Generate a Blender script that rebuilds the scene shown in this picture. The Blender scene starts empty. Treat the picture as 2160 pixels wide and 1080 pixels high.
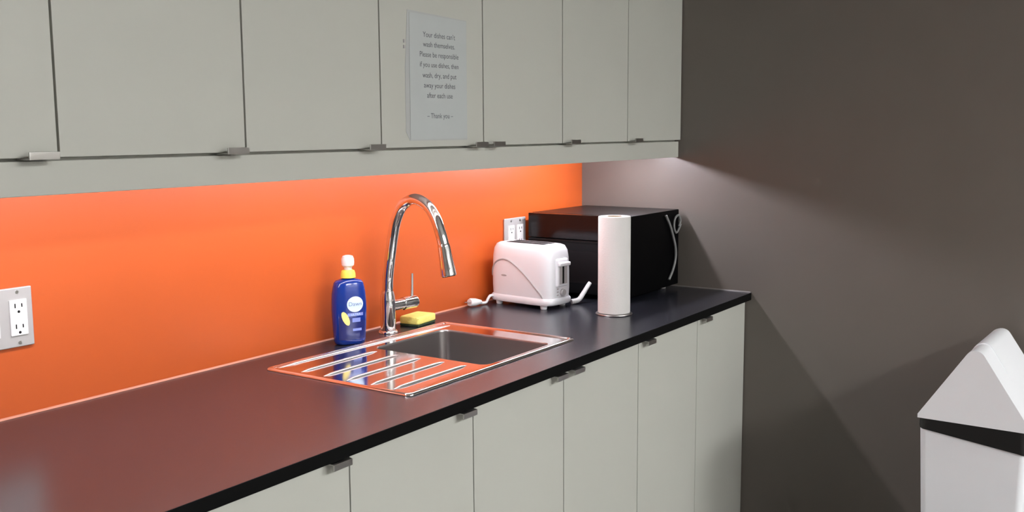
import bpy, bmesh, math, random
from mathutils import Vector, Matrix

random.seed(7)
S = bpy.context.scene
COL = S.collection

# ------------------------------------------------------------------ camera
cam_data = bpy.data.cameras.new('camera')
cam_data.sensor_width = 36.0
cam_data.lens = 2113.9 / 2160 * 36.0
cam_data.clip_start = 0.05
cam = bpy.data.objects.new('camera', cam_data)
COL.objects.link(cam)
YAW, PITCH, ROLL = 0.9734, -0.1251, -0.0065
fw = Vector((math.sin(YAW) * math.cos(PITCH), math.cos(YAW) * math.cos(PITCH), math.sin(PITCH)))
rt = Vector((math.cos(YAW), -math.sin(YAW), 0))
up = rt.cross(fw)
r2 = math.cos(ROLL) * rt + math.sin(ROLL) * up
u2 = -math.sin(ROLL) * rt + math.cos(ROLL) * up
M = Matrix.Identity(4)
for i in range(3):
    M[i][0], M[i][1], M[i][2] = r2[i], u2[i], -fw[i]
M[0][3], M[1][3], M[2][3] = -3.0873, -1.7976, 1.438
cam.matrix_world = M
S.camera = cam

# ------------------------------------------------------------------ world, exposure
world = bpy.data.worlds.new('world')
S.world = world
world.use_nodes = True
world.node_tree.nodes['Background'].inputs[0].default_value = (0.9, 0.95, 1.0, 1)
world.node_tree.nodes['Background'].inputs[1].default_value = 0.05
S.view_settings.view_transform = 'Standard'
S.view_settings.look = 'None'
S.view_settings.exposure = 0.0
S.view_settings.gamma = 1.0
S.view_settings.use_curve_mapping = False

PANEL_L = 51.0       # ceiling panel radiance
STRIP_L = 53.0       # under-cabinet diffuser radiance
ADDED_STRIP_L = 120.0   # short, brighter fixture added to brighten the taupe wall
PANEL_SPOTS = [(-0.9, -4.5), (-2.6, -4.4)]
STRIP_Y, STRIP_Z = -0.262, 1.377

# ------------------------------------------------------------------ materials
def mat(name, col, rough=0.5, metal=0.0, spec=0.5, bump=0.0, bscale=200.0, vary=0.0, vscale=6.0,
        ior=None, aniso=None, coat=0.0, emit=None, estr=0.0, trans=0.0, sss=0.0):
    m = bpy.data.materials.new(name)
    m.use_nodes = True
    nt = m.node_tree
    b = nt.nodes['Principled BSDF']
    b.inputs['Base Color'].default_value = (*col, 1)
    b.inputs['Roughness'].default_value = rough
    b.inputs['Metallic'].default_value = metal
    b.inputs['Specular IOR Level'].default_value = spec
    if ior: b.inputs['IOR'].default_value = ior
    if coat: b.inputs['Coat Weight'].default_value = coat
    if trans: b.inputs['Transmission Weight'].default_value = trans
    if sss:
        b.inputs['Subsurface Weight'].default_value = sss
        b.inputs['Subsurface Radius'].default_value = (0.01, 0.008, 0.006)
    if emit:
        b.inputs['Emission Color'].default_value = (*emit, 1)
        b.inputs['Emission Strength'].default_value = estr
    tc = nt.nodes.new('ShaderNodeTexCoord')
    if vary:
        n = nt.nodes.new('ShaderNodeTexNoise')
        n.inputs['Scale'].default_value = vscale
        n.inputs['Detail'].default_value = 4
        mp = nt.nodes.new('ShaderNodeMapRange')
        mp.inputs[1].default_value = 0.3
        mp.inputs[2].default_value = 0.7
        mp.inputs[3].default_value = 1 - vary
        mp.inputs[4].default_value = 1 + vary
        mx = nt.nodes.new('ShaderNodeVectorMath')
        mx.operation = 'SCALE'
        mx.inputs[0].default_value = col
        nt.links.new(tc.outputs['Object'], n.inputs['Vector'])
        nt.links.new(n.outputs['Fac'], mp.inputs[0])
        nt.links.new(mp.outputs[0], mx.inputs['Scale'])
        nt.links.new(mx.outputs[0], b.inputs['Base Color'])
    if bump:
        n = nt.nodes.new('ShaderNodeTexNoise')
        n.inputs['Scale'].default_value = bscale
        n.inputs['Detail'].default_value = 3
        bp = nt.nodes.new('ShaderNodeBump')
        bp.inputs['Strength'].default_value = bump
        bp.inputs['Distance'].default_value = 0.002
        nt.links.new(tc.outputs['Object'], n.inputs['Vector'])
        nt.links.new(n.outputs['Fac'], bp.inputs['Height'])
        nt.links.new(bp.outputs[0], b.inputs['Normal'])
    return m

MT = dict(
    orange=mat('orange_paint', (0.51, 0.090, 0.0145), 0.42, bump=0.04, bscale=350, vary=0.02),
    taupe=mat('taupe_paint', (0.143, 0.125, 0.107), 0.44, bump=0.05, bscale=350, vary=0.02),
    offwhite=mat('off_white_paint', (0.72, 0.71, 0.68), 0.7, bump=0.05, bscale=300),
    ceiling=mat('ceiling_tile_white', (0.75, 0.75, 0.73), 0.9, bump=0.2, bscale=120),
    floor=mat('grey_carpet', (0.16, 0.155, 0.15), 0.95, bump=0.6, bscale=500, vary=0.15, vscale=60),
    cab=mat('pale_grey_laminate', (0.535, 0.535, 0.48), 0.42, bump=0.015, bscale=600, vary=0.012, vscale=3),
    cabin=mat('cabinet_interior', (0.30, 0.295, 0.26), 0.6, vary=0.02),
    counter=mat('black_worktop_laminate', (0.021, 0.0225, 0.031), 0.26, spec=0.7, bump=0.02, bscale=900, vary=0.1, vscale=300),
    edge=mat('black_worktop_edge', (0.003, 0.003, 0.003), 0.6, spec=0.1, vary=0.1),
    caulk=mat('orange_tinted_caulk', (0.52, 0.20, 0.12), 0.3, vary=0.05, vscale=40),
    caulkgrey=mat('grey_caulk', (0.17, 0.155, 0.145), 0.35, vary=0.05, vscale=40),
    steel=mat('polished_stainless', (0.90, 0.87, 0.86), 0.11, metal=1.0, bump=0.006, bscale=60),
    ridge=mat('satin_stainless', (0.88, 0.87, 0.86), 0.30, metal=1.0, bump=0.006, bscale=60),
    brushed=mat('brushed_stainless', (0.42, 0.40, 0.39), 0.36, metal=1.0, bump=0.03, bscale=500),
    chrome=mat('chrome', (0.80, 0.80, 0.80), 0.05, metal=1.0, vary=0.01),
    handle=mat('satin_nickel_handle', (0.55, 0.54, 0.52), 0.28, metal=1.0, vary=0.02),
    plate=mat('steel_wall_plate', (0.52, 0.51, 0.50), 0.34, metal=0.35, bump=0.02, bscale=400),
    white=mat('white_plastic', (0.80, 0.80, 0.80), 0.32, vary=0.01),
    toaster=mat('glossy_white_plastic', (0.81, 0.825, 0.85), 0.25, vary=0.01),
    slot=mat('dark_slot', (0.015, 0.015, 0.015), 0.9, spec=0.1, vary=0.05),
    greyline=mat('grey_trim_line', (0.42, 0.40, 0.40), 0.5, vary=0.02),
    blackplastic=mat('black_plastic', (0.004, 0.0045, 0.005), 0.38, spec=0.22, bump=0.02, bscale=700),
    blacksteel=mat('black_painted_steel', (0.0012, 0.0012, 0.0015), 0.5, spec=0.06, bump=0.02, bscale=500),
    blackglass=mat('black_glass', (0.006, 0.004, 0.004), 0.16, spec=0.3, vary=0.02),
    mwtop=mat('microwave_case_top', (0.007, 0.007, 0.007), 0.34, spec=0.14, bump=0.02, bscale=500),
    cord=mat('grey_cord', (0.24, 0.24, 0.235), 0.5, vary=0.02),
    towel=mat('white_paper_towel', (0.78, 0.755, 0.73), 0.9, bump=0.35, bscale=260),
    card=mat('brown_cardboard', (0.42, 0.30, 0.19), 0.85, vary=0.05),
    binwhite=mat('white_bin_plastic', (0.90, 0.905, 0.93), 0.38, vary=0.01),
    liner=mat('black_bin_liner', (0.008, 0.008, 0.008), 0.35, bump=0.3, bscale=40),
    soap=mat('blue_bottle', (0.005, 0.028, 0.22), 0.14, spec=0.6, vary=0.05, vscale=12),
    navy=mat('navy_label', (0.010, 0.018, 0.13), 0.3, vary=0.03),
    ltblue=mat('pale_blue_print', (0.62, 0.78, 0.92), 0.4, vary=0.02),
    midblue=mat('mid_blue_print', (0.22, 0.28, 0.66), 0.4, vary=0.02),
    bluetext=mat('slate_blue_print', (0.16, 0.22, 0.42), 0.4, vary=0.02),
    lemon=mat('lemon_print', (0.85, 0.74, 0.25), 0.4, vary=0.08, vscale=80),
    yellowcap=mat('yellow_collar', (0.80, 0.72, 0.10), 0.35, vary=0.02),
    capwhite=mat('white_cap', (0.82, 0.72, 0.70), 0.3, sss=0.3, vary=0.01),
    sponge=mat('yellow_sponge', (0.82, 0.76, 0.20), 0.95, bump=0.9, bscale=420, vary=0.06, vscale=120),
    scour=mat('dark_green_scourer', (0.025, 0.05, 0.02), 0.95, bump=0.9, bscale=600, vary=0.3, vscale=300),
    paper=mat('notice_paper', (0.50, 0.525, 0.515), 0.55, vary=0.01, vscale=20),
    sleeve=mat('plastic_sleeve', (0.47, 0.48, 0.47), 0.3, vary=0.01),
    ink=mat('grey_ink', (0.085, 0.085, 0.10), 0.7, vary=0.02),
    panel=mat('ceiling_light_diffuser', (0.9, 0.9, 0.9), 0.6, emit=(0.97, 0.99, 1.0), estr=PANEL_L, vary=0.01),
    led_added=mat('added_strip_diffuser', (0.9, 0.9, 0.9), 0.6, emit=(0.98, 0.95, 1.08), estr=ADDED_STRIP_L, vary=0.01),
    led=mat('strip_diffuser', (0.9, 0.9, 0.9), 0.6, emit=(1.0, 0.95, 1.02), estr=STRIP_L, vary=0.01),
)

# ------------------------------------------------------------------ helpers
ORG = {}
def empty(name, loc, label, cat, group=None, rz=0.0):
    o = bpy.data.objects.new(name, None)
    o.empty_display_size = 0.05
    COL.objects.link(o)
    o.location = loc
    o.rotation_euler = (0, 0, rz)
    ORG[o.name] = Vector(loc)
    tag(o, label, cat, group)
    return o

def tag(o, label, cat, group=None):
    o['label'] = label
    o['category'] = cat
    if group: o['group'] = group
    return o

def link(name, bm, m, parent=None, world=True, smooth=False, auto=None):
    """one mesh object from a bmesh; world: the coordinates are world ones, moved to the parent's origin"""
    me = bpy.data.meshes.new(name)
    bmesh.ops.recalc_face_normals(bm, faces=bm.faces)
    if parent is not None:
        org = ORG.get(parent.name, Vector((0, 0, 0)))
        if world:
            bmesh.ops.translate(bm, vec=-org, verts=bm.verts)
    if smooth:
        for f in bm.faces: f.smooth = True
        ang = math.radians(auto if auto else 40)
        for e in bm.edges:
            if len(e.link_faces) == 2 and e.calc_face_angle(0) > ang: e.smooth = False
    bm.to_mesh(me)
    bm.free()
    me.materials.append(m)
    o = bpy.data.objects.new(name, me)
    COL.objects.link(o)
    if smooth:
        wn = o.modifiers.new('weighted_normal', 'WEIGHTED_NORMAL')
        wn.keep_sharp = True
    if parent is not None:
        o.parent = parent
        ORG[o.name] = ORG.get(parent.name, Vector((0, 0, 0))) if world else Vector((0, 0, 0))
    else:
        ORG[o.name] = Vector((0, 0, 0))
    return o

def struct(name, bm, m):
    o = link(name, bm, m)
    o['kind'] = 'structure'
    o['label'] = STRUCT_LABEL.get(name, name.replace('_', ' '))
    return o
STRUCT_LABEL = {}

def box(bm, x0, x1, y0, y1, z0, z1, bev=0.0, seg=2):
    vs = [bm.verts.new((x, y, z)) for z in (z0, z1) for y in (y0, y1) for x in (x0, x1)]
    F = [(0, 2, 3, 1), (4, 5, 7, 6), (0, 1, 5, 4), (2, 6, 7, 3), (0, 4, 6, 2), (1, 3, 7, 5)]
    fs = [bm.faces.new([vs[i] for i in f]) for f in F]
    if bev > 0:
        es = list({e for f in fs for e in f.edges})
        bmesh.ops.bevel(bm, geom=es, offset=bev, segments=seg, affect='EDGES', profile=0.5)
    return bm

def nb(): return bmesh.new()

def bbox(x0, x1, y0, y1, z0, z1, bev=0.0, seg=2):
    return box(nb(), x0, x1, y0, y1, z0, z1, bev, seg)

def loft(bm, rings, cap0=True, cap1=True, closed=True):
    R = [[bm.verts.new(p) for p in ring] for ring in rings]
    n = len(R[0])
    for a, b in zip(R[:-1], R[1:]):
        for i in range(n if closed else n - 1):
            j = (i + 1) % n
            bm.faces.new((a[i], a[j], b[j], b[i]))
    if cap0: bm.faces.new(R[0][::-1])
    if cap1: bm.faces.new(R[-1])
    return bm

def catmull(pts, n=8):
    P = [Vector(p) for p in pts]
    P = [P[0] * 2 - P[1]] + P + [P[-1] * 2 - P[-2]]
    out = []
    for i in range(1, len(P) - 2):
        a, b, c, d = P[i - 1:i + 3]
        for k in range(n):
            t = k / n
            out.append(0.5 * ((2 * b) + (c - a) * t + (2 * a - 5 * b + 4 * c - d) * t * t + (3 * b - a - 3 * c + d) * t ** 3))
    out.append(P[-2])
    return out

def tube(bm, pts, rad, seg=16, cap=True):
    pts = [Vector(p) for p in pts]
    if not isinstance(rad, (list, tuple)): rad = [rad] * len(pts)
    t = (pts[1] - pts[0]).normalized()
    ref = Vector((0, 0, 1)) if abs(t.z) < 0.9 else Vector((1, 0, 0))
    n = t.cross(ref).normalized()
    rings = []
    for i, p in enumerate(pts):
        if i == 0: tt = pts[1] - pts[0]
        elif i == len(pts) - 1: tt = pts[-1] - pts[-2]
        else: tt = pts[i + 1] - pts[i - 1]
        tt.normalize()
        n = (n - tt * n.dot(tt)).normalized()
        b = tt.cross(n)
        rings.append([p + (n * math.cos(2 * math.pi * k / seg) + b * math.sin(2 * math.pi * k / seg)) * rad[i] for k in range(seg)])
    return loft(bm, rings, cap, cap)

def lathe(bm, prof, c=(0, 0), seg=40, cap=True):
    rings = [[(c[0] + r * math.cos(2 * math.pi * k / seg), c[1] + r * math.sin(2 * math.pi * k / seg), z) for k in range(seg)] for r, z in prof]
    return loft(bm, rings, cap, cap)

def rrect(x0, x1, y0, y1, r, z, seg=8):
    """ring of a rounded rectangle, counter-clockwise"""
    out = []
    for cx, cy, a0 in ((x1 - r, y1 - r, 0), (x0 + r, y1 - r, 90), (x0 + r, y0 + r, 180), (x1 - r, y0 + r, 270)):
        for k in range(seg + 1):
            a = math.radians(a0 + 90 * k / seg)
            out.append((cx + r * math.cos(a), cy + r * math.sin(a), z))
    return out

def text_mesh(txt, size, spacing=1.0):
    c = bpy.data.curves.new('lettering', 'FONT')
    c.body = txt
    c.size = size
    c.align_x = 'CENTER'
    c.align_y = 'CENTER'
    c.space_character = spacing
    c.resolution_u = 3
    o = bpy.data.objects.new('lettering', c)
    COL.objects.link(o)
    bpy.context.view_layer.update()
    me = bpy.data.meshes.new_from_object(o.evaluated_get(bpy.context.evaluated_depsgraph_get()))
    bm = nb()
    bm.from_mesh(me)
    bpy.data.objects.remove(o)
    bpy.data.curves.remove(c)
    bpy.data.meshes.remove(me)
    return bm

# ------------------------------------------------------------------ the room
XL, YF, ZC = -6.6, -5.2, 2.70
STRUCT_LABEL.update({
    'wall_back': 'bright orange painted wall behind the worktop',
    'wall_right': 'dark taupe painted wall at the end of the worktop',
    'wall_left': 'off-white wall on the far side of the room',
    'wall_front': 'off-white wall opposite the cabinets',
    'floor': 'grey carpet floor', 'ceiling': 'white ceiling over the room'})
struct('floor', bbox(XL - .1, .1, YF - .1, .1, -.1, 0), MT['floor'])
struct('ceiling', bbox(XL - .1, .1, YF - .1, .1, ZC, ZC + .1), MT['ceiling'])
struct('wall_back', bbox(XL, 0, 0, .1, 0, ZC), MT['orange'])
struct('wall_right', bbox(0, .1, YF, .1, 0, ZC), MT['taupe'])
struct('wall_left', bbox(XL - .1, XL, YF, .1, 0, ZC), MT['offwhite'])
struct('wall_front', bbox(XL - .1, .1, YF - .1, YF, 0, ZC), MT['offwhite'])
b = nb(); box(b, -.012, -.0005, YF + .01, -.66, 0, .10, .003)
o = struct('baseboard_right', b, MT['blackplastic']); o['label'] = 'black rubber baseboard along the taupe wall'

# ------------------------------------------------------------------ ceiling lights
for i, (px, py) in enumerate(PANEL_SPOTS):
    t = empty('ceiling_light', (px, py, ZC), ['flat ceiling light panel nearest the taupe wall', 'flat ceiling light panel farther from the taupe wall'][i], 'ceiling light', 'ceiling light panels')
    fr = nb()
    for a in ((-.63, .63, -.33, -.30), (-.63, .63, .30, .33), (-.63, -.60, -.30, .30), (.60, .63, -.30, .30)):
        box(fr, px + a[0], px + a[1], py + a[2], py + a[3], ZC - .025, ZC - .0005)
    link('frame', fr, MT['white'], t)
    link('diffuser', bbox(px - .60, px + .60, py - .30, py + .30, ZC - .018, ZC - .004), MT['panel'], t)

# ------------------------------------------------------------------ handles
def add_handle(door, x0, x1, yface, zedge, top):
    """bent tab pull hooked on the door edge; top: on the upper edge (base cabinets), else on the lower edge"""
    s = 1 if top else -1
    bm = nb()
    y1 = yface - .0005
    y0 = yface - .020
    zt = zedge + s * .0004
    za, zb = sorted((zt, zt + s * .0025))
    box(bm, x0, x1, y0, yface + .012, za, zb, .0006, 1)
    za, zb = sorted((zt + s * .0022, zt - s * .0095))
    box(bm, x0, x1, y0 - .003, y0 + .0005, za, zb, .0008, 2)
    return link('handle', bm, MT['handle'], door, smooth=True)

# ------------------------------------------------------------------ base cabinets
H = 0.91
TK = 0.0235
DF = -0.6155          # base door face
DT = 0.019
def carcass(x0, x1, y0, y1, z0, z1, top=True, bottom_z=None, th=.016):
    bm = nb()
    box(bm, x0, x0 + th, y0, y1, z0, z1)
    box(bm, x1 - th, x1, y0, y1, z0, z1)
    box(bm, x0 + th, x1 - th, y0, y1, z0, z0 + th)
    box(bm, x0 + th, x1 - th, y1 - .006, y1, z0 + th, z1)
    if top: box(bm, x0 + th, x1 - th, y0, y1 - .006, z1 - th, z1)
    else: box(bm, x0 + th, x1 - th, y0, y0 + .08, z1 - th, z1)
    return bm

DOOR_TOP = H - TK - .006
def base_cabinet(edges, sides, label):
    x0, x1 = edges[0], edges[-1]
    t = empty('base_cabinet', ((x0 + x1) / 2, -.30, 0), label, 'cabinet', 'base cabinets under the worktop')
    link('body', carcass(x0 + .0006, x1 - .0006, DF + DT + .002, -.012, .10, H - TK - .0006, top=False), MT['cabin'], t)
    link('toe_kick', bbox(x0 + .0006, x1 - .0006, -.545, -.53, .001, .0995), MT['blackplastic'], t)
    for (a, c), s in zip(zip(edges[:-1], edges[1:]), sides):
        d = link('door', bbox(a + .0014, c - .0014, DF, DF + DT, .105, DOOR_TOP, .0012, 2), MT['cab'], t, smooth=True)
        hx = (c - .0155 - .045, c - .0155) if s == 'R' else (a + .0155, a + .0155 + .045)
        add_handle(d, hx[0], hx[1], DF, DOOR_TOP, True)
    return t

BE = [-2.585, -2.22, -1.856, -1.494, -1.139, -.760, -.381, -.0025]
base_cabinet(BE[0:2], 'R', 'pale grey base cabinet at the open end of the worktop')
base_cabinet(BE[1:3], 'R', 'pale grey base cabinet cut off by the lower edge, under the bare worktop')
base_cabinet(BE[2:4], 'R', 'pale grey base cabinet under the sink drainboard, left of the sink cabinet')
base_cabinet(BE[3:6], 'RL', 'wide two-door pale grey base cabinet under the sink bowl')
base_cabinet(BE[5:7], 'L', 'narrow pale grey base cabinet below the paper towel roll')
base_cabinet(BE[6:8], 'L', 'pale grey base cabinet against the taupe wall, below the microwave')

# ------------------------------------------------------------------ worktop with a sink cut-out
SX0, SX1, SY0, SY1 = -1.590, -.940, -.530, -.109      # sink outline
BX0, BX1, BY0, BY1 = -1.296, -1.016, -.506, -.166     # bowl opening
WX0, WX1, WY0, WY1 = -2.60, -.0015, -.635, -.0015
wt = empty('worktop', ((WX0 + WX1) / 2, -.32, H - TK), 'glossy black laminate worktop running along the orange wall', 'worktop')
bm = nb()
hx = [WX0, SX0 + .012, SX1 - .012, WX1]
hy = [WY0 + .0012, SY0 + .010, SY1 - .010, WY1]
g = {}
for k, z in enumerate((H - TK, H)):
    for i, x in enumerate(hx):
        for j, y in enumerate(hy):
            g[i, j, k] = bm.verts.new((x, y, z))
for i in range(3):
    for j in range(3):
        if (i, j) == (1, 1): continue
        bm.faces.new((g[i, j, 1], g[i + 1, j, 1], g[i + 1, j + 1, 1], g[i, j + 1, 1]))
        bm.faces.new((g[i, j, 0], g[i, j + 1, 0], g[i + 1, j + 1, 0], g[i + 1, j, 0]))
def wallq(a, c): bm.faces.new((g[a[0], a[1], 0], g[c[0], c[1], 0], g[c[0], c[1], 1], g[a[0], a[1], 1]))
for i in range(3):
    wallq((i, 0), (i + 1, 0)); wallq((i + 1, 3), (i, 3))
    wallq((3, i), (3, i + 1)); wallq((0, i + 1), (0, i))
wallq((1, 1), (1, 2)); wallq((1, 2), (2, 2)); wallq((2, 2), (2, 1)); wallq((2, 1), (1, 1))
link('top', bm, MT['counter'], wt)
link('front_edge', bbox(WX0, WX1, WY0, WY0 + .0011, H - TK, H - .0004, 0), MT['edge'], wt)
bm = nb(); loft(bm, [[(x, -.0016, H + .0002), (x, -.0052, H + .0002), (x, -.0044, H + .0020), (x, -.0016, H + .0042)] for x in (WX0, WX1 - .006)])
link('caulk_bead', bm, MT['caulk'], wt, smooth=True, auto=80)
bm = nb(); loft(bm, [[(-.0016, y, H + .0002), (-.0050, y, H + .0002), (-.0042, y, H + .0020), (-.0016, y, H + .0040)] for y in (WY0 + .002, -.0070)])
link('caulk_bead', bm, MT['caulkgrey'], wt, smooth=True, auto=80)

# ------------------------------------------------------------------ sink
sk = empty('sink', ((SX0 + SX1) / 2, (SY0 + SY1) / 2, H), 'stainless steel inset sink with ribbed drainboard', 'sink')
bm = nb()
# deck: outer turned-down lip, rim bead, recessed drainboard and bowl opening, as lofted rounded rectangles
def ring_to(bm, a, c):
    n = len(a)
    for i in range(n):
        j = (i + 1) % n
        bm.faces.new((a[i], a[j], c[j], c[i]))
def mk(bm, ring): return [bm.verts.new(p) for p in ring]
prof = [(0, .0006), (.0003, .0024), (.0016, .0042), (.0045, .0055), (.0078, .0055), (.0108, .0042), (.0125, .0022)]
rr_ = [mk(bm, rrect(SX0 + i, SX1 - i, SY0 + i, SY1 - i, max(.004, .014 - i * .5), H + z)) for i, z in prof]
for a_, c_ in zip(rr_[:-1], rr_[1:]): ring_to(bm, a_, c_)
o5 = rr_[-1]
bo = mk(bm, rrect(BX0, BX1, BY0, BY1, .024, H + .0022))
# field between o5 and the bowl opening
bmesh.ops.triangle_fill(bm, use_beauty=True, edges=[e for e in bm.edges if len(e.link_faces) < 2 and all(v in set(o5) | set(bo) for v in e.verts)] +
                        [bm.edges.new((bo[i], bo[(i + 1) % len(bo)])) for i in range(len(bo))])
link('deck', bm, MT['steel'], sk, smooth=True, auto=50)
bm = nb()
zb = H - .17
rings = []
for (ins, z, r) in ((0, H + .0022, .024), (.0012, H + .0006, .024), (.002, H - .004, .024), (.004, H - .13, .026), (.010, H - .155, .028), (.025, H - .167, .03), (.050, zb, .03)):
    rings.append(rrect(BX0 + ins, BX1 - ins, BY0 + ins, BY1 - ins, r, z))
loft(bm, rings, cap0=False, cap1=True)
bowl = link('bowl', bm, MT['brushed'], sk, smooth=True, auto=60)
bm = nb(); lathe(bm, [(.044, zb + .0006), (.044, zb + .002), (.036, zb + .003), (.034, zb + .0012)], ((BX0 + BX1) / 2, (BY0 + BY1) / 2), 32)
link('drain', bm, MT['chrome'], bowl, smooth=True)
bm = nb()
rings = []
for i in range(13):
    f = i / 12
    x = -1.566 + (.596) * f
    yc = -.1245 - .019 * f
    w = .0055 + .0045 * f
    e = min(1, min(i, 12 - i) / .8)
    rings.append([(x, yc + w * math.cos(math.pi * j / 8), H + .0021 + .0042 * e * math.sin(math.pi * j / 8) + .0002) for j in range(9)])
loft(bm, rings)
link('back_ridge', bm, MT['ridge'], sk, smooth=True, auto=80)
for k, y in enumerate((-.199, -.268, -.335, -.404, -.468)):
    bm = nb()
    rings = []
    x0, x1 = -1.566, -1.318
    n = 14
    for i in range(n + 1):
        x = x0 + (x1 - x0) * i / n
        e = min(1, min(i, n - i) / 1.2)
        w, h = .0050 * (.35 + .65 * e), .0040 * e + .0002
        rings.append([(x, y + w * math.cos(math.pi * j / 8), H + .0021 + h * math.sin(math.pi * j / 8)) for j in range(9)])
    loft(bm, rings, True, True)
    link('drain_ridge', bm, MT['ridge'], sk, smooth=True, auto=80)

# ------------------------------------------------------------------ faucet
FX, FY = -1.126, -.068
fc = empty('faucet', (FX, FY, H), 'chrome gooseneck pull-down kitchen faucet behind the sink', 'faucet')
bm = nb(); lathe(bm, [(.0255, H + .0004), (.0255, H + .004), (.0235, H + .007), (.0190, H + .009)], (FX, FY), 36)
link('base', bm, MT['chrome'], fc, smooth=True)
bm = nb(); lathe(bm, [(.0200, H + .0088), (.0200, H + .085), (.0190, H + .100), (.0160, H + .112)], (FX, FY), 36)
link('body', bm, MT['chrome'], fc, smooth=True)
path = [(0, 1.018), (.003, 1.06), (.011, 1.11), (.022, 1.165), (.034, 1.21), (.057, 1.248), (.095, 1.2655), (.134, 1.252), (.160, 1.222), (.176, 1.185), (.1865, 1.150)]
pts = catmull([(FX + .02 * r, FY - r, z) for r, z in path], 8)
bm = nb(); tube(bm, pts, .0145, 24)
link('neck', bm, MT['chrome'], fc, smooth=True, auto=60)
pts = [Vector((FX + .02 * r, FY - r, z)) for r, z in ((.1850, 1.155), (.1867, 1.149), (.1925, 1.118), (.1975, 1.092), (.2005, 1.078), (.2010, 1.0755))]
bm = nb(); tube(bm, pts, [.0150, .0160, .0172, .0192, .0200, .0185], 28)
sp = link('spray_head', bm, MT['chrome'], fc, smooth=True, auto=50)
d = (pts[-1] - pts[-2]).normalized()
bm = nb(); tube(bm, [pts[-1] + d * .0001, pts[-1] + d * .0012], .0160, 24)
link('nozzle', bm, MT['slot'], sp, smooth=True)
bm = nb(); tube(bm, [(FX + .015, FY, H + .070), (FX + .055, FY - .004, H + .070), (FX + .056, FY - .004, H + .070), (FX + .098, FY - .009, H + .071), (FX + .101, FY - .009, H + .071)],
                [.0145, .0145, .0172, .0172, .0155], 24)
hd = link('handle', bm, MT['chrome'], fc, smooth=True)
bm = nb(); tube(bm, [(FX + .088, FY - .008, H + .084), (FX + .090, FY - .008, H + .110), (FX + .091, FY - .008, H + .148)], [.0046, .0040, .0036], 14)
link('lever', bm, MT['chrome'], hd, smooth=True)

# ------------------------------------------------------------------ upper cabinets
UD = -.3794           # door face
UZ0, UZ1 = 1.4005, 2.21
def wall_cabinet(edges, sides, label):
    x0, x1 = edges[0], edges[-1]
    t = empty('wall_cabinet', ((x0 + x1) / 2, -.18, UZ0), label, 'cabinet', 'wall cabinets over the orange wall')
    link('body', carcass(x0 + .0006, x1 - .0006, UD + DT + .002, -.001, UZ0, UZ1), MT['cabin'], t)
    for (a, c), s in zip(zip(edges[:-1], edges[1:]), sides):
        d = link('door', bbox(a + .0018, c - .0018, UD, UD + DT, UZ0 + .001, UZ1, .0012, 2), MT['cab'], t, smooth=True)
        hx = (c - .012 - .048, c - .012) if s == 'R' else (a + .012, a + .012 + .048)
        add_handle(d, hx[0], hx[1], UD, UZ0 + .001, False)
    return t
UE = [-2.579, -2.215, -1.853, -1.487, -1.120, -.756, -.380, -.0025]
wall_cabinet(UE[0:2], 'R', 'pale grey wall cabinet cut off by the picture edge, bright tab handle')
wall_cabinet(UE[1:3], 'R', 'pale grey wall cabinet above the bare end of the worktop')
wall_cabinet(UE[2:4], 'R', 'pale grey wall cabinet above the dish soap bottle')
wall_cabinet(UE[3:6], 'RL', 'two-door pale grey wall cabinet with the paper notice taped on')
wall_cabinet(UE[5:7], 'L', 'pale grey wall cabinet above the toaster, one in from the end')
wall_cabinet(UE[6:8], 'L', 'pale grey wall cabinet ending the row at the taupe wall')
bm = bbox(-2.579, -.0035, -.372, -.356, 1.3449, 1.3965, .0008, 1)
box(bm, -2.579, -.0035, -.3575, -.338, 1.380, 1.4003)
vl = link('light_rail', bm, MT['cab'], None, smooth=True)
tag(vl, 'long pale grey light rail under the wall cabinets', 'light rail')

# under-cabinet light fixtures; the short last one is added to light the taupe wall
for i, (x0, x1) in enumerate(((-2.50, -1.80), (-1.76, -1.06), (-1.02, -.45), (-.42, -.095))):
    t = empty('under_cabinet_light', ((x0 + x1) / 2, STRIP_Y, UZ0 - .001), ['slim strip light under the wall cabinets, at the open end', 'slim strip light under the wall cabinets, above the sink',
              'slim strip light under the wall cabinets, above the toaster', 'short added strip light under the wall cabinets, brightening the taupe wall'][i], 'strip light', 'strip lights under the wall cabinets')
    link('housing', bbox(x0, x1, STRIP_Y - .016, STRIP_Y + .016, STRIP_Z + .004, UZ0 - .0006, .002, 1), MT['white'], t)
    bm = nb()
    loft(bm, [[(x, STRIP_Y + .012 * math.cos(a), STRIP_Z + .0035 - .012 * math.sin(a)) for a in [math.pi * k / 10 for k in range(11)]] for x in (x0 + .01, x1 - .01)])
    link('diffuser', bm, MT['led_added' if i == 3 else 'led'], t)

# ------------------------------------------------------------------ paper notice
nx, ny, nz = -1.2865, UD - .0006, 1.553
nt_ = empty('paper_notice', (nx, UD, nz), 'printed paper notice taped to a wall cabinet door', 'notice')
def sheet(bm, pts, y):
    lo = [bm.verts.new((nx + x, y, nz + z)) for x, z in pts]
    hi = [bm.verts.new((nx + x, y + .0004, nz + z)) for x, z in pts]
    bm.faces.new(lo); bm.faces.new(hi[::-1])
    for i in range(len(lo)):
        j = (i + 1) % len(lo)
        bm.faces.new((lo[j], lo[i], hi[i], hi[j]))
bm = nb(); sheet(bm, [(-.121, -.118), (-.108, -.137), (.099, -.137), (.101, .136), (-.111, .143), (-.117, .060), (-.121, .02)], ny)
link('sleeve', bm, MT['sleeve'], nt_)
bm = nb(); sheet(bm, [(-.1075, -.1345), (.0985, -.1335), (.0985, .134), (-.105, .138)], ny - .0008)
link('sheet', bm, MT['paper'], nt_)
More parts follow.
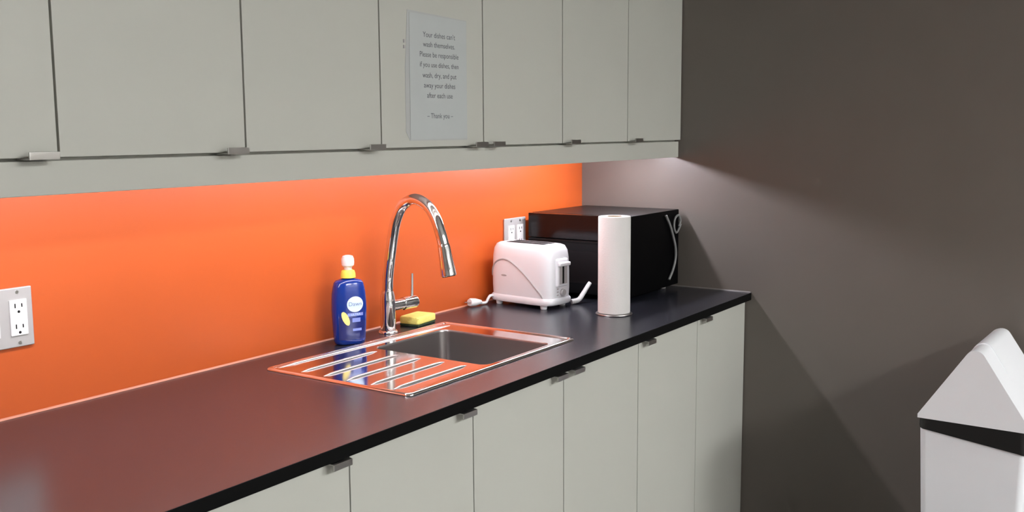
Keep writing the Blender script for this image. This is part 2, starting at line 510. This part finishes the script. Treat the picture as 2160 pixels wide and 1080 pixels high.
lines = [('Your dishes can\u2019t', .094, .0165), ('wash themselves.', .073, .0165), ('Please be responsible', .0510, .0163), ('if you use dishes, then', .029, .0158),
         ('wash, dry, and put', .006, .0165), ('away your dishes', -.016, .0165), ('after each use', -.038, .0165), ('\u2013 Thank you \u2013', -.083, .0160)]
for txt, dz, sz in lines:
    bm = text_mesh(txt, sz)
    w = max(v.co.x for v in bm.verts) - min(v.co.x for v in bm.verts)
    for v in bm.verts:
        v.co = Vector((nx - .002 + v.co.x * 1.0, ny - .0010, nz + dz + v.co.y))
    link('text_line', bm, MT['ink'], nt_)
bm = nb()
for z0 in (.072, .060): box(bm, nx - .1255, nx - .1195, ny - .0006, ny + .0004, nz + z0, nz + z0 + .007)
link('tape_mark', bm, MT['greyline'], nt_)

# ------------------------------------------------------------------ wall outlets
def outlet(x0, x1, z0, z1, label, xs):
    t = empty('outlet', ((x0 + x1) / 2, 0, z0), label, 'outlet', 'double outlets on the orange wall')
    link('plate', bbox(x0, x1, -.0065, -.0006, z0, z1, .0022, 3), MT['plate'], t, smooth=True)
    for cx in xs:
        zc = (z0 + z1) / 2
        r = link('receptacle', bbox(cx - .0165, cx + .0165, -.0095, -.0060, zc - .0335, zc + .0335, .001, 2), MT['white'], t, smooth=True)
        for s in (-1, 1):
            zz = zc + s * .0195
            for dx, hh in ((-.0065, .0042), (.0065, .0034)):
                link('slot', bbox(cx + dx - .0011, cx + dx + .0011, -.0099, -.0094, zz + .003 - hh, zz + .003 + hh), MT['slot'], r)
            bm = nb(); tube(bm, [(cx, -.0094, zz - .0085), (cx, -.0099, zz - .0085)], .0026, 12)
            link('ground_hole', bm, MT['slot'], r)
            bm = nb(); tube(bm, [(cx, -.0062, zc + s * .0475), (cx, -.0078, zc + s * .0475)], .0032, 14)
            link('screw', bm, MT['handle'], t, smooth=True)
    return t
outlet(-2.176, -2.058, 1.0425, 1.1545, 'steel double outlet plate cut off by the picture edge', (-2.140, -2.087))
outlet(-.494, -.374, 1.046, 1.159, 'steel double outlet plate behind the toaster beside the microwave', (-.459, -.409))

# ------------------------------------------------------------------ dish soap bottle
bt = empty('dish_soap_bottle', (-1.279, -.0745, H), 'blue dish soap bottle with white cap beside the faucet', 'bottle', rz=math.radians(-28))
bt.scale = (1.07, 1.04, 1.03)
PROF = [(.030, .0006), (.0352, .003), (.0372, .010), (.0385, .030), (.0402, .060), (.0412, .085), (.0408, .105), (.0395, .125), (.0370, .140), (.0345, .150), (.0300, .1555), (.0190, .1585), (.0128, .1605), (.0122, .166)]
def hw(z):
    for (a, za), (c, zc) in zip(PROF[:-1], PROF[1:]):
        if za <= z <= zc: return a + (c - a) * (z - za) / (zc - za)
    return PROF[-1][0]
def hd_(z):
    w = hw(z)
    return w * .62 if w > .02 else w * (.62 + .38 * min(1, (.0265 - w) / .0135)) if w < .0265 else w * .62
def bring(z, n=44, e=2.5):
    w, d = hw(z), hd_(z)
    ee = 2.0 if w < .014 else e
    out = []
    for k in range(n):
        a = 2 * math.pi * k / n
        c, s = math.cos(a), math.sin(a)
        out.append((w * math.copysign(abs(c) ** (2 / ee), c), d * math.copysign(abs(s) ** (2 / ee), s), z))
    return out
bm = nb(); loft(bm, [bring(z) for _, z in PROF])
bb = link('body', bm, MT['soap'], bt, world=False, smooth=True, auto=70)
def bsurf(x, z, off=.0006):
    w, d = hw(z), hd_(z)
    t = max(0.0, 1 - abs(x / w) ** 2.5)
    return -d * t ** (1 / 2.5) - off
def decal(name, fn_in, x0, x1, z0, z1, m, off, nu=26, nv=26):
    """patch of the label that follows the bottle's front surface"""
    bm = nb(); g2 = {}
    for i in range(nu + 1):
        for j in range(nv + 1):
            x, z = fn_in(x0 + (x1 - x0) * i / nu, z0 + (z1 - z0) * j / nv, i / nu, j / nv)
            g2[i, j] = bm.verts.new((x, bsurf(x, z, off), z))
    for i in range(nu):
        for j in range(nv):
            bm.faces.new((g2[i, j], g2[i + 1, j], g2[i + 1, j + 1], g2[i, j + 1]))
    bmesh.ops.remove_doubles(bm, verts=bm.verts, dist=1e-6)
    return link(name, bm, m, bb, world=False, smooth=True)
ident = lambda x, z, u, v: (x, z)
def disc(cx, cz, rx, rz):
    return lambda x, z, u, v: (cx + rx * (u) * math.cos(2 * math.pi * v), cz + rz * (u) * math.sin(2 * math.pi * v))
decal('front_label', lambda x, z, u, v: (x, .014 + (z - .014) * (1 - .28 * abs(u - .12))), -.031, .032, .014, .072, MT['navy'], .0006)
decal('brand_roundel', disc(.007, .100, .0200, .0190), 0, 1, 0, 1, MT['ltblue'], .0010)
decal('brand_band', ident, -.012, .026, .0715, .0790, MT['midblue'], .0012)
decal('lemon_picture', lambda x, z, u, v: (-.0165 + u * (.0075 * math.cos(2 * math.pi * v) - .0060 * math.sin(2 * math.pi * v)), .0665 + u * (.0170 * math.sin(2 * math.pi * v) + .001 * math.cos(2 * math.pi * v))), 0, 1, 0, 1, MT['lemon'], .0014)
def btext(txt, size, cx, cz, m, off=.0018):
    bm = text_mesh(txt, size)
    bmesh.ops.triangulate(bm, faces=bm.faces)
    for v in bm.verts:
        x, z = cx + v.co.x, cz + v.co.y
        v.co = Vector((x, bsurf(x, z, off), z))
    return link('lettering', bm, m, bb, world=False)
btext('Dawn', .0140, .007, .1005, MT['bluetext'])
btext('ULTRA', .0075, .0075, .0752, MT['ltblue'])
decal('print_block', ident, -.001, .019, .0565, .0665, MT['midblue'], .0013, 8, 4)
decal('print_block', ident, .000, .022, .0350, .0410, MT['midblue'], .0013, 8, 4)
bm = nb(); lathe(bm, [(.0150, .1615), (.0175, .1625), (.0172, .172), (.0150, .179), (.0105, .1815)], seg=28)
co = link('collar', bm, MT['yellowcap'], bt, world=False, smooth=True)
bm = nb(); lathe(bm, [(.0092, .1816), (.0090, .187), (.0105, .189), (.0142, .192), (.0150, .199), (.0146, .208), (.0118, .2145), (.006, .2165)], seg=28)
link('cap', bm, MT['capwhite'], bt, world=False, smooth=True)

# ------------------------------------------------------------------ sponge
sp_ = empty('sponge', (-.990, -.0560, H), 'yellow sponge with green scouring side behind the sink', 'sponge', rz=math.radians(6))
bm = bbox(-.044, .044, -.030, .030, .0006, .0070, .002, 2)
link('scouring_pad', bm, MT['scour'], sp_, world=False, smooth=True)
bm = nb()
loft(bm, [[(x, y, z) for x, y, _ in rrect(-.045 + i, .045 - i, -.031 + i, .031 - i, .006, 0)] for i, z in ((.002, .0072), (0, .010), (0, .0235), (.0025, .0265))])
link('foam', bm, MT['sponge'], sp_, world=False, smooth=True)

# ------------------------------------------------------------------ toaster
TH = math.radians(-5)
tt = empty('toaster', (-.5625, -.148, H), 'white two-slice toaster with lever, in front of the microwave', 'toaster', rz=TH)
L2, W2 = .119, .064
def tring(l, w, z, e=5.5, n=56):
    out = []
    for k in range(n):
        a = 2 * math.pi * k / n
        c, s = math.cos(a), math.sin(a)
        out.append((w * math.copysign(abs(c) ** (2 / e), c), l * math.copysign(abs(s) ** (2 / e), s), z))
    return out
bm = nb()
loft(bm, [tring(L2 - .012, W2 - .012, .0105), tring(L2 - .002, W2 - .001, .0125), tring(L2 + .001, W2 + .0015, .018), tring(L2 + .001, W2 + .001, .0275), tring(L2 - .003, W2 - .003, .0330)])
base = link('base', bm, MT['toaster'], tt, world=False, smooth=True, auto=50)
for sx in (-1, 1):
    for sy in (-1, 1):
        bm = nb(); lathe(bm, [(.009, .0005), (.010, .0025), (.011, .0110)], (sx * .046, sy * .085), 16)
        link('foot', bm, MT['toaster'], base, world=False, smooth=True)
SH = [(L2 - .004, W2 - .004, .0331), (L2 - .003, W2 - .0025, .060), (L2 - .003, W2 - .003, .110), (L2 - .004, W2 - .005, .150), (L2 - .0065, W2 - .0085, .172), (L2 - .013, W2 - .015, .1855), (L2 - .022, W2 - .023, .1895)]
bm = nb(); loft(bm, [tring(*s) for s in SH])
shell = link('shell', bm, MT['toaster'], tt, world=False, smooth=True, auto=60)
for sx in (-.0165, .0165):
    bm = nb()
    loft(bm, [rrect(sx - .0152, sx + .0152, -.074, .074, .006, .1897), rrect(sx - .0150, sx + .0150, -.0738, .0738, .006, .1902)])
    sl = link('slot_frame', bm, MT['toaster'], tt, world=False, smooth=True)
    bm = nb(); loft(bm, [rrect(sx - .0140, sx + .0140, -.072, .072, .005, .1903), rrect(sx - .0138, sx + .0138, -.0718, .0718, .005, .1905)])
    link('slot', bm, MT['slot'], sl, world=False)
def tside(y, z):
    """x of the shell's -x side at (y, z)"""
    for (l0, w0, z0), (l1, w1, z1) in zip(SH[:-1], SH[1:]):
        if z0 <= z <= z1:
            f = (z - z0) / (z1 - z0); l = l0 + (l1 - l0) * f; w = w0 + (w1 - w0) * f
            return -w * max(0, 1 - abs(y / l) ** 5.5) ** (1 / 5.5)
    return -SH[0][1]
arc = [(.112, .086), (.104, .112), (.088, .131), (.062, .141), (.034, .137), (.004, .121), (-.028, .098), (-.058, .071), (-.082, .047), (-.090, .0345)]
pts = [Vector((tside(y, z) - .0004, y, z)) for y, z in [(p.x, p.y) for p in catmull([(a, c, 0) for a, c in arc], 5)]]
bm = nb(); tube(bm, pts, .0026, 8)
link('arc_trim', bm, MT['greyline'], shell, world=False, smooth=True)
bm = nb()
lo = [bm.verts.new((tside(.055 + .011 * math.cos(a), .092) - .0004, .055 + .011 * math.cos(a), .092 + .0028 * math.sin(a))) for a in [2 * math.pi * k / 20 for k in range(20)]]
bm.faces.new(lo)
link('badge', bm, MT['greyline'], shell, world=False)
# lever end (local -y)
ye = -L2 + .004
bm = nb(); box(bm, -.028, .028, ye - .0075, ye + .006, .066, .150, .006, 3)
pl = link('lever_panel', bm, MT['toaster'], tt, world=False, smooth=True)
bm = nb(); box(bm, -.018, .020, ye - .0080, ye - .0070, .074, .138, .0004, 1)
link('lever_recess', bm, MT['greyline'], pl, world=False)
bm = nb(); box(bm, -.004, .004, ye - .0086, ye - .0078, .076, .134)
link('lever_slot', bm, MT['slot'], pl, world=False)
bm = nb(); box(bm, -.027, .027, ye - .0175, ye - .0070, .128, .140, .004, 3)
link('lever', bm, MT['toaster'], tt, world=False, smooth=True)
bm = nb(); tube(bm, [(.004, ye + .004, .048), (.004, ye - .009, .048)], [.011, .0095], 20)
link('dial', bm, MT['greyline'], tt, world=False, smooth=True)
for k in range(3):
    bm = bbox(-.022, -.014, ye - .0022, ye + .003, .040 + k * .009, .044 + k * .009, .0008, 1)
    link('button', bm, MT['greyline'], tt, world=False, smooth=True)
# cord from the back end to a plug lying on the worktop
def tl(x, y, z):
    dx, dy = x + .5625, y + .148
    return (dx * math.cos(TH) + dy * math.sin(TH), -dx * math.sin(TH) + dy * math.cos(TH), z - H)
bm = nb()
tube(bm, catmull([tl(-.606, -.045, H + .022), tl(-.622, -.040, H + .026), tl(-.630, -.037, H + .018), tl(-.636, -.033, H + .0066), tl(-.650, -.030, H + .0062), tl(-.664, -.028, H + .0085)], 8), .0042, 12)
cd = link('cord', bm, MT['white'], tt, world=False, smooth=True)
bm = nb()
pa, pb = Vector(tl(-.658, -.029, H + .0110)), Vector(tl(-.706, -.022, H + .0150))
tube(bm, [pa.lerp(pb, f) for f in (0, .2, .5, .9, 1)], [.0060, .0085, .0115, .0125, .0105], 16)
pg = link('plug', bm, MT['white'], cd, world=False, smooth=True)
d = (pb - pa).normalized(); n = d.cross(Vector((0, 0, 1))).normalized()
for k in (-1, 1):
    bm = nb(); tube(bm, [pb + n * k * .0055, pb + n * k * .0055 + d * .015], .0017, 8)
    link('prong', bm, MT['handle'], pg, world=False)

# white cord end sticking up behind the toaster
bm = nb()
tube(bm, catmull([(-.500, -.255, H + .0085), (-.480, -.268, H + .013), (-.458, -.272, H + .030), (-.438, -.276, H + .050), (-.429, -.279, H + .060)], 6),
     [.0080 - .0002 * i * .4 for i in range(25)], 14)
o = link('cable_end', bm, MT['white'], None, smooth=True)
tag(o, 'short thick white cable end sticking up between toaster and paper towel', 'cable')

# ------------------------------------------------------------------ microwave
mx0, mx1, my0, my1, mz0, mz1 = -.372, -.028, -.389, -.030, H + .014, 1.1725
mw = empty('microwave', ((mx0 + mx1) / 2, (my0 + my1) / 2, H), 'black countertop microwave in the corner by the taupe wall', 'microwave')
bm = bbox(mx0, mx1, my0, my1, mz0, mz1, .003, 2)
case = link('case', bm, MT['blacksteel'], mw, smooth=True)
bm = bbox(mx0 + .001, mx1 - .001, my0 + .001, my1 - .001, mz1 + .0002, mz1 + .0012)
link('top_panel', bm, MT['mwtop'], mw)
for sx in (mx0 + .04, mx1 - .04):
    for sy in (my0 + .04, my1 - .04):
        bm = nb(); lathe(bm, [(.011, H + .0005), (.013, H + .003), (.013, H + .0138)], (sx, sy), 16)
        link('foot', bm, MT['greyline'], mw, smooth=True)
# front: control panel strip above, door with window below
zs = 1.096
cp = link('control_panel', bbox(mx0 - .022, mx0 - .0005, my0, my1, zs, mz1 + .0008, .0015, 2), MT['blackglass'], mw, smooth=True)
dr = link('door', bbox(mx0 - .024, mx0 - .0005, my0, my1, mz0 + .002, zs - .002, .003, 2), MT['blackplastic'], mw, smooth=True)
link('window', bbox(mx0 - .0252, mx0 - .0238, my0 + .05, my1 - .04, mz0 + .035, zs - .035, .0004, 1), MT['blackglass'], dr)
link('grip', bbox(mx0 - .034, mx0 - .0235, my0 + .014, my0 + .028, mz0 + .03, zs - .03, .003, 3), MT['blackplastic'], dr, smooth=True)
link('ledge', bbox(mx0 - .027, mx0 - .0235, my0 + .002, my1 - .002, zs - .010, zs - .004, .001, 1), MT['mwtop'], dr, smooth=True)
cpts = [(-.040, my0 - .006, 1.118), (-.030, my0 - .006, 1.137), (-.047, my0 - .007, 1.155), (-.074, my0 - .007, 1.146), (-.080, my0 - .007, 1.118), (-.062, my0 - .006, 1.098),
        (-.040, my0 - .006, 1.110), (-.032, my0 - .009, 1.125)]
bm = nb(); tube(bm, catmull(cpts, 8), .0036, 10)
pc = link('power_cord', bm, MT['cord'], mw, smooth=True)
bm = nb(); tube(bm, catmull([(-.138, my0 - .005, 1.160), (-.112, my0 - .007, 1.128), (-.088, my0 - .008, 1.088), (-.070, my0 - .008, 1.050), (-.066, my0 - .007, 1.015), (-.082, my0 - .006, .978), (-.110, my0 - .005, .948)], 8),
                [.0042] * 49, 10)
link('cord_bundle', bm, MT['cord'], pc, smooth=True)

# ------------------------------------------------------------------ paper towel
PX, PY = -.568, -.438
th = empty('towel_holder', (PX, PY, H), 'thin metal stand under the upright paper towel roll', 'holder')
bm = nb(); lathe(bm, [(.052, H + .0005), (.053, H + .0015), (.052, H + .0038), (.048, H + .0050)], (PX, PY), 44)
link('base', bm, MT['brushed'], th, smooth=True)
bm = nb(); lathe(bm, [(.006, H + .0050), (.006, H + .277), (.0035, H + .280)], (PX, PY), 16)
link('rod', bm, MT['handle'], th, smooth=True)
pt_ = empty('paper_towel_roll', (PX, PY, H + .0055), 'white paper towel roll standing upright in front of the microwave', 'paper towel')
bm = nb()
n = 64
def rr(k, r): # the loose end of the sheet makes a small step
    return r
prof = [(.0215, H + .0058), (.0455, H + .0058), (.0463, H + .0075), (.0463, H + .280), (.0452, H + .2822), (.0215, H + .2822)]
lathe(bm, prof + [prof[0]], (PX, PY), n, cap=False)
bmesh.ops.remove_doubles(bm, verts=bm.verts, dist=1e-6)
link('roll', bm, MT['towel'], pt_, smooth=True)
bm = nb(); lathe(bm, [(.0198, H + .0056), (.0212, H + .0056), (.0212, H + .2826), (.0198, H + .2826), (.0198, H + .0056)], (PX, PY), 32, cap=False)
link('core', bm, MT['card'], pt_, smooth=True)

# ------------------------------------------------------------------ trash bin
bx0, bx1, by0, by1 = -.42, -.07, -1.512, -1.250
bxc, byc = (bx0 + bx1) / 2, (by0 + by1) / 2
bn = empty('trash_bin', (bxc, byc, 0), 'white swing-top trash bin with black liner by the taupe wall', 'trash bin', rz=math.radians(-1.5))
hwx, hwy = (bx1 - bx0) / 2, (by1 - by0) / 2
zr = .692
bm = nb()
loft(bm, [rrect(-hwx * s - a, hwx * s + a, -hwy * s - a, hwy * s + a, .018, z) for s, a, z in ((.80, -.004, .001), (.80, 0, .006), (.975, 0, zr - .02), (.975, 0, zr))])
link('body', bm, MT['binwhite'], bn, world=False, smooth=True, auto=50)
# liner folded over the rim with an uneven hem
ringA = rrect(-hwx * .985, hwx * .985, -hwy * .985, hwy * .985, .02, 0)
bm = nb()
def hem(x, y):
    return zr - .022 - .036 * max(0.0, min(1.0, (hwy - y) / (2 * hwy))) - .003 * math.sin(x * 60 + y * 45)
loft(bm, [[(x * 1.004, y * 1.004, hem(x, y)) for x, y, _ in ringA], [(x * 1.008, y * 1.008, hem(x, y) + .006) for x, y, _ in ringA],
          [(x, y, zr + .0015) for x, y, _ in ringA], [(x * .96, y * .96, zr + .0015) for x, y, _ in ringA]], False, False)
link('liner', bm, MT['liner'], bn, world=False, smooth=True, auto=60)
# hood: gabled, ridge along x
def gable(h0, half, zp, rad, n=8):
    """outline (y, z) of a gable with a rounded peak, from +y foot over the peak to -y foot"""
    sl = (zp - h0) / half
    ang = math.atan(sl)
    yc = rad * math.sin(ang)
    zc = h0 + (half - yc) * sl - rad * math.cos(ang)
    out = [(half, h0)]
    for k in range(n + 1):
        a = math.pi / 2 - ang + 2 * ang * k / n
        out.append((rad * math.cos(a), zc + rad * math.sin(a)))
    out.append((-half, h0))
    return out
def prism(bm, outline, x0, x1, z0):
    rings = []
    for x in (x0, x1):
        rings.append([(x, outline[0][0], z0)] + [(x, y, z) for y, z in outline] + [(x, outline[-1][0], z0)])
    return loft(bm, rings)
bm = nb(); prism(bm, gable(zr + .012, hwy, .905, .024), -hwx, hwx, zr + .002)
es = [e for e in bm.edges if len(e.link_faces) == 2 and e.calc_face_angle(0) > math.radians(40)]
bmesh.ops.bevel(bm, geom=es, offset=.005, segments=3, affect='EDGES', profile=.5)
hood = link('hood', bm, MT['binwhite'], bn, world=False, smooth=True, auto=35)
bm = nb()
og = gable(zr + .05, hwy * .80, .905 + .006, .026)
prism(bm, [(y, z) for y, z in og], -hwx + .10, hwx - .02, zr + .048)
es = [e for e in bm.edges if len(e.link_faces) == 2 and e.calc_face_angle(0) > math.radians(40)]
bmesh.ops.bevel(bm, geom=es, offset=.003, segments=2, affect='EDGES', profile=.5)
link('swing_flap', bm, MT['binwhite'], bn, world=False, smooth=True, auto=35)
